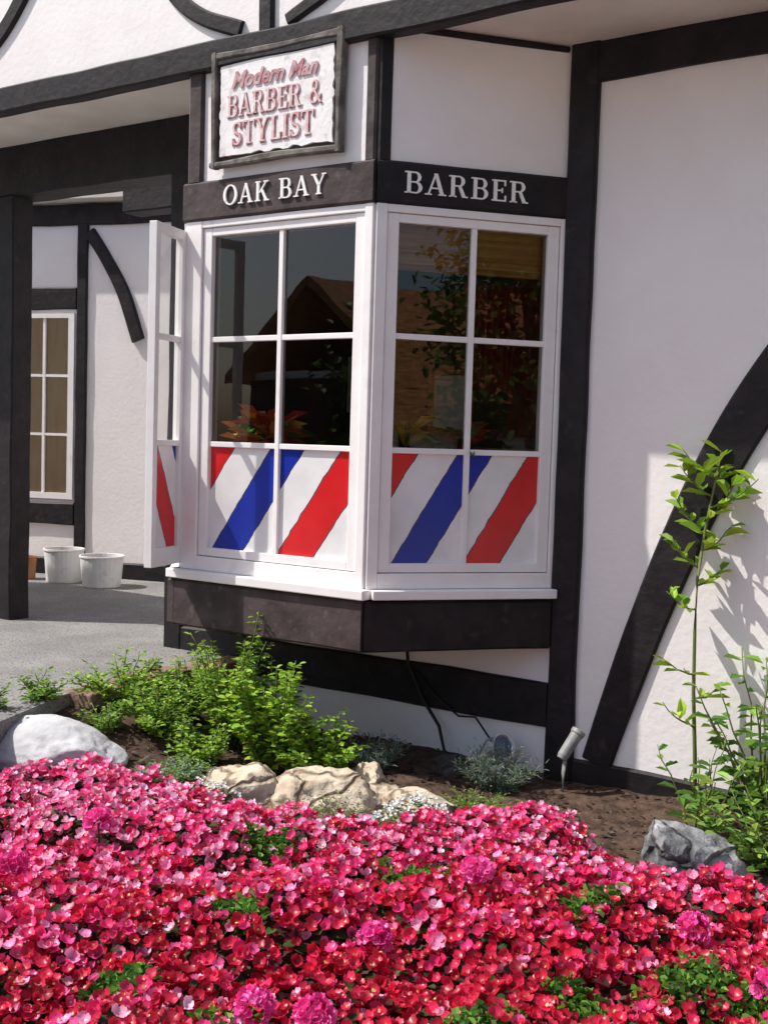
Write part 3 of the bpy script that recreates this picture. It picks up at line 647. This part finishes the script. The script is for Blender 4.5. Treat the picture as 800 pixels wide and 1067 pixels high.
m=MB(); m.lathe(fx+Vector((0,0,.065)),[(.039,.031),(.038,.040),(.02,.046),(.001,.048)],20,axis=ax); m.make('lens',['lens'],base=fx,parent=fl)
m=MB(); m.tube([fx+Vector((-.06,-.02,0)),fx+Vector((-.065,-.02,.06)),fx+Vector((-.04,0,.10)),fx+Vector((.03,0,.12)),fx+Vector((.05,0,.05))],.005,6); m.make('bracket',['metal'],base=fx,parent=fl)
gx=Vector((.655,3.95,-1.22)); gl_=thing('garden_spotlight',gx,'small grey metal garden spotlight on a stake','garden light')
m=MB(); m.tube([gx,gx+Vector((0,0,.08)),gx+Vector((.005,0,.15))],.007,8); m.make('stake',['metal'],base=gx,parent=gl_,smooth=True)
m=MB(); ax=Vector((.55,.25,.8)).normalized(); m.lathe(gx+Vector((.005,0,.155)),[(.001,-.03),(.016,-.03),(.020,-.015),(.022,.07),(.026,.075),(.026,.088),(.022,.088),(.02,.07),(.001,.068)],20,axis=ax); m.make('lamp_head',['metal'],base=gx,parent=gl_)
# ================= BEGONIA BED
far_edge=[(-1.75,3.5),(-1.17,3.58),(-1.04,3.72),(-.80,3.70),(-.62,3.56),(-.48,3.32),(-.2,3.26),(.03,3.26),(.25,3.36),(.47,3.42),(.60,3.22),(.68,2.98),(.95,2.86),(1.6,2.72)]
def fe(x):
    for i in range(len(far_edge)-1):
        a,b=far_edge[i],far_edge[i+1]
        if a[0]<=x<=b[0]: return a[1]+(b[1]-a[1])*(x-a[0])/(b[0]-a[0])
    return 2.6
mounds=[]
yy=1.40; row=0
while yy<3.8:
    xx=-1.7+(.13 if row%2 else 0)
    while xx<1.7:
        x=xx+rnd(-.08,.08); y=yy+rnd(-.07,.07)
        if y<fe(x)-.11: mounds.append((x,y,rnd(.17,.24),rnd(.09,.18),rnd(-.35,.35)))
        xx+=.26
    yy+=.20; row+=1
for k in range(15):
    x=-1.3+k*.18+rnd(-.03,.03); mounds.append((x,fe(x)-.11,rnd(.13,.16),rnd(.10,.14),rnd(-.2,.4)))
def dome(x,y):
    best=-1; bm_=None
    for mm in mounds:
        dx=x-mm[0]; dy=y-mm[1]
        if abs(dx)>.25 or abs(dy)>.25: continue
        q=1-(dx*dx+dy*dy)/(mm[2]**2)
        if q>0:
            h=mm[3]*math.sqrt(q)
            if h>best: best=h; bm_=mm
    return best,bm_
BZ=-1.190
def topz(x,y):
    b,_=dome(x,y); return BZ+max(0,b)+.016*noise.noise(Vector((x*10,y*10,5)))+.025*noise.noise(Vector((x*3,y*3,15)))
lf=MB(); pet=MB()
red=[(.50,.006,.035),(.60,.012,.06),(.38,.004,.025),(.66,.02,.085)]
pink=[(.80,.05,.25),(.72,.03,.17),(.86,.12,.34),(.66,.02,.13)]
pale=[(.93,.34,.55),(.90,.24,.46),(.95,.46,.62)]
gc=[(.045,.09,.022),(.03,.065,.018),(.08,.13,.03),(.06,.025,.022),(.04,.018,.018)]
GER=[(-.49,2.19,1,0),(.49,2.56,1,0),(.01,2.42,0,1),(-.25,2.06,1,1),(.72,2.12,1,1),(.41,2.17,1,0),(.20,2.02,1,0),(-.30,2.46,1,0),(.24,2.62,0,1),(.70,2.45,0,1),(-.88,2.75,0,1),(.10,2.75,1,0),(-.72,2.95,0,1),(-.1,2.06,0,1),(.62,2.2,1,0),(-.28,2.95,1,0)]
GR={}
for g_ in GER: GR[g_]=random.uniform(.055,.09)
def green_at(x,y):
    for g in GER:
        if g[2]:
            dx,dy=x-g[0],y-g[1]; rr=GR[g]*.85*(1+.35*noise.noise(Vector((dx*14+g[0]*9,dy*14,3))))
            if dx*dx+dy*dy<rr*rr: return True
    return False
def bloom(p,nrm,r,col,centre=True):
    a=nrm.cross(Vector((rnd(-1,1),rnd(-1,1),.3))).normalized(); b=nrm.cross(a)
    k=random.choice((4,4,5)); ph=rnd(0,6.28); cup=rnd(.45,1.15); f0=rnd(.78,1.2)
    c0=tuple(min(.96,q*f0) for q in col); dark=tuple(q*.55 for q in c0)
    for i in range(k):
        t=ph+2*math.pi*i/k; o=(a*math.cos(t)+b*math.sin(t))
        f=rnd(.9,1.12); c=tuple(min(.96,q*f) for q in c0)
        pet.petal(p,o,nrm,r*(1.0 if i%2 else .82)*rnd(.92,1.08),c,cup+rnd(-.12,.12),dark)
    if centre:
        pet.leaf(p+nrm*r*.22,(a*rnd(-1,1)+nrm*.7).normalized(),a,r*.42,r*.4,(.88,.66,.16),fold=.05,droop=0)
cnt=0; it=0
while cnt<12500 and it<200000:
    it+=1
    y=1.50+(3.78-1.50)*random.random()**1.0; x=rnd(-1.55,1.45)
    if abs(x)>.40*y+.14: continue
    b,mm=dome(x,y)
    if mm is None:
        continue
    q=b/mm[3]
    if random.random()>.25+.95*q: continue
    dens=noise.noise(Vector((x*7,y*7,11)))
    if random.random()<.0-.9*dens: continue
    if green_at(x,y) and random.random()<.93: continue
    nrm=Vector((x-mm[0],y-mm[1],.13)).normalized()
    z=topz(x,y)+rnd(-.028,.018)
    nrm=(nrm*.8+Vector((rnd(-.6,.4),rnd(-.8,.3),rnd(.3,.9)))).normalized()
    far_=sm(2.25,3.2,y)*.8+.40*sm(.1,.9,-x)*sm(1.9,2.6,y)
    pk=.14+.66*far_+.45*noise.noise(Vector((x*2.2,y*2.2,21)))+mm[4]*.5+(q-.75)*.5
    base=random.choice(pink) if random.random()<pk else random.choice(red)
    if random.random()<.04+.36*max(0,far_): base=random.choice(pale)
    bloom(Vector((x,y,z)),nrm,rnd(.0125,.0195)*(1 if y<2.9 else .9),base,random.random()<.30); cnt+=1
for i in range(15000):
    y=1.45+(3.80-1.45)*random.random(); x=rnd(-1.55,1.45)
    if abs(x)>.42*y+.14: continue
    b,mm=dome(x,y)
    if mm is None and y>fe(x)-.05: continue
    z=topz(x,y)+rnd(-.06,-.004)
    d=(rdir()+Vector((0,0,rnd(-.2,.6)))).normalized()
    lf.leaf(Vector((x,y,z)),d,Vector((rnd(-.5,.5),rnd(-.5,.5),1)),rnd(.024,.042),rnd(.020,.034),jc(random.choice(gc)),droop=.15)
allm=MB()
allm.v=lf.v+pet.v; o_=len(lf.v); allm.f=lf.f+[tuple(i+o_ for i in f) for f in pet.f]; allm.c=lf.c+pet.c; allm.m=[0]*len(lf.f)+[1]*len(pet.f); allm.uv=lf.uv+pet.uv
o=allm.make('begonia_bed',['leaf','petal'],recalc=False,smooth=True); o['kind']='stuff'
for g4 in GER:
    (x,y,g_,h_)=g4
    z=topz(x,y)-.115
    e=thing('geranium_plant',(x,y,z),'curly green geranium among red begonias' if not h_ else ('geranium with round magenta flower head among begonias'),'geranium','geraniums among the begonias')
    if g_:
        m=MB(); R_=GR[g4]*1.15
        for i in range(360):
            d=rdir(); rr=R_*math.sqrt(random.random())*rnd(.8,1.2); pp=Vector((x,y,0))+d*rr
            hh=topz(pp.x,pp.y)+rnd(-.03,.012)
            dd=(rdir()+Vector((0,0,rnd(.1,1.2)))).normalized()
            m.leaf(Vector((pp.x,pp.y,hh)),dd,Vector((rnd(-1,1),rnd(-1,1),.8)),rnd(.011,.024),rnd(.009,.019),jc(random.choice([(.12,.27,.035),(.06,.16,.025),(.19,.37,.055)]),.35),fold=.4,droop=.25)
        m.make('foliage',['leaf'],base=(x,y,z),parent=e,recalc=False)
    if h_:
        pet2=pet; pet=MB(); c0=Vector((x+(.04 if g_ else 0),y-.02,z+.15))
        for i in range(46):
            d=Vector((rnd(-1,1),rnd(-1,1),rnd(-.2,1))).normalized()
            bloom(c0+d*.030,d,rnd(.011,.015),random.choice([(.85,.07,.36),(.92,.16,.48),(.78,.04,.28)]),False)
        pet.make('flower_head',['petal'],base=(x,y,z),parent=e,recalc=False,smooth=True)
        m=MB(); m.tube([(x,y,z),(x,y,z+.07),tuple(c0)],.003,5); m.make('stem',['stem'],base=(x,y,z),parent=e); pet=pet2
for (x,y,n_) in [(.12,3.46,260),(-.54,3.54,110)]:
    z=soilz(x,y); e=thing('alyssum_plant',(x,y,z),'low mound of tiny white flowers behind begonias','alyssum'); pet=MB(); m=MB()
    for i in range(n_):
        d=rdir(); rr=.15*math.sqrt(random.random()); p=Vector((x,y,z+.13*(1-(rr/.17)**2)+rnd(-.015,.015)))+d*rr
        bloom(p,Vector((rnd(-.4,.4),rnd(-.6,.2),1)).normalized(),.007,(.8,.8,.82),False)
        m.leaf(p-Vector((0,0,.015)),rdir(),Vector((0,0,1)),.025,.01,jc((.10,.18,.05)))
    pet.make('flowers',['petal'],base=(x,y,z),parent=e,recalc=False); m.make('foliage',['leaf'],base=(x,y,z),parent=e,recalc=False)
# ================= reflected surroundings behind camera
def tree(x,y,h,r,label,nl=5200):
    z=-1.26; e=thing('tree',(x,y,z),label,'tree'); t=MB(); c=MB()
    t.tube([(x,y,z),(x+.05,y,z+h*.3),(x,y+.05,z+h*.55),(x+.05,y,z+h*.8)],.16,8,r2=.05)
    cl=[]
    for i in range(14):
        a=rnd(0,6.28); rr=rnd(.3,.8)*r; q=Vector((x+math.cos(a)*rr,y+math.sin(a)*rr,z+h*rnd(.35,.95))); cl.append(q)
        t.tube([(x,y,z+h*.35),((x+q.x)/2,(y+q.y)/2,(z+h*.4+q.z)/2),tuple(q)],.05,5,r2=.015)
    for i in range(nl):
        q=random.choice(cl); d=Vector((random.gauss(0,1),random.gauss(0,1),random.gauss(0,.8)))*r*.24
        c.leaf(q+d,Vector((rnd(-1,1),rnd(-1,1),rnd(-1,.5))).normalized(),Vector((0,0,1)),.14,.09,jc(random.choice([(.07,.15,.02),(.11,.22,.03),(.05,.09,.02)])))
    t.make('trunk',['bark'],base=(x,y,z),parent=e); c.make('crown',['leaf'],base=(x,y,z),parent=e,recalc=False)
tree(6.4,-3.0,4.4,1.3,'leafy green tree standing across the street',nl=4200)
tree(-11.5,4.6,3.4,1.5,'leafy green tree beyond the pavement')
tree(-8.6,.4,2.6,.8,'small leafy tree before the timbered house',nl=2600)
def house(x,y,w_,d_,h,ang,label,rh=1.3):
    z=-1.26; rt=Vector((math.cos(ang),math.sin(ang),0)); fr=Fr(Vector((x,y,0)),rt,Vector((rt.y,-rt.x,0))); b=Vector((x,y,z))
    e=thing('timbered_house',b,label,'house')
    m=MB(); m.box(fr,-w_/2,w_/2,z,z+h,-d_/2,d_/2); m.make('wall',['stucco'],base=b,parent=e)
    m=MB(); o1=.3
    for sgn in (1,-1):
        p=[fr.P(-w_/2-o1,z+h-.15,sgn*(d_/2+o1)),fr.P(w_/2+o1,z+h-.15,sgn*(d_/2+o1)),fr.P(w_/2+o1,z+h+rh,0),fr.P(-w_/2-o1,z+h+rh,0)]
        m.sweep([p,[q+Vector((0,0,.12)) for q in p]])
    m.make('roof',['roof'],base=b,parent=e)
    m=MB()
    for i in range(9):
        a=-w_/2+w_*i/8; m.box(fr,a-.07,a+.07,z,z+h-.1,-d_/2-.03,d_/2+.03)
    m.box(fr,-w_/2-.02,w_/2+.02,z+h*.5,z+h*.5+.16,-d_/2-.035,d_/2+.035); m.make('timber',['timber'],base=b,parent=e)
    for i in range(4):
        a=-w_/2+w_*(i*2+1)/8; m=MB(); m.box(fr,a-.3,a+.3,z+.7,z+1.3,-d_/2-.04,d_/2+.04); m.make('window',['interior'],base=b,parent=e)
house(-10.5,-1.6,5.0,3.0,2.1,math.radians(72),'half-timbered house with brown shake roof across street',rh=1.0)
house(4.4,-7.0,8,3.5,1.5,math.radians(20),'half-timbered house with brown shake roof across street',rh=1.8)
# ================= global transform
done=set()
for o in list(scene.objects):
    if o.data is not None and o.type=='MESH' and o.data.name not in done:
        o.data.transform(Matrix.Scale(S,4)); done.add(o.data.name)
    o.location=(o.location*S) if o.parent else ((o.location+OFF)*S)
p,r=.0617,.030
right=Vector((math.cos(r),math.sin(r)*math.sin(p),math.sin(r)*math.cos(p)))
up=Vector((-math.sin(r),math.cos(r)*math.sin(p),math.cos(r)*math.cos(p))); fw_=Vector((0,math.cos(p),-math.sin(p)))
cam=bpy.data.cameras.new('camera'); co=bpy.data.objects.new('camera',cam); scene.collection.objects.link(co)
mx=Matrix((right,up,-fw_)).transposed().to_4x4(); mx.translation=OFF*S; co.matrix_world=mx
cam.sensor_fit='VERTICAL'; cam.sensor_height=24; cam.sensor_width=18; cam.lens=24*1192.9/1067; cam.clip_start=.05; cam.clip_end=1500
scene.camera=co
el=math.radians(53.5); az=math.radians(55.5)
hd=nM*math.cos(az)-u*math.sin(az)
sd=Vector((hd.x*math.cos(el),hd.y*math.cos(el),math.sin(el))).normalized()
sl=bpy.data.lights.new('sun','SUN'); sl.energy=5; sl.angle=math.radians(.5); sl.color=(1,.96,.90)
so=bpy.data.objects.new('sun',sl); scene.collection.objects.link(so); so.rotation_euler=sd.to_track_quat('Z','Y').to_euler(); so.location=(0,0,8)
wd=bpy.data.worlds.new('World'); scene.world=wd; wd.use_nodes=True; nt=wd.node_tree
sk=nt.nodes.new('ShaderNodeTexSky'); sk.sky_type='NISHITA'; sk.sun_disc=False; sk.sun_elevation=el; sk.sun_rotation=math.radians(270); sk.dust_density=2.8; sk.ozone_density=1.2
nt.links.new(sk.outputs[0],nt.nodes['Background'].inputs[0]); nt.nodes['Background'].inputs[1].default_value=.15
scene.view_settings.view_transform='Standard'; scene.view_settings.look='None'; scene.view_settings.exposure=0
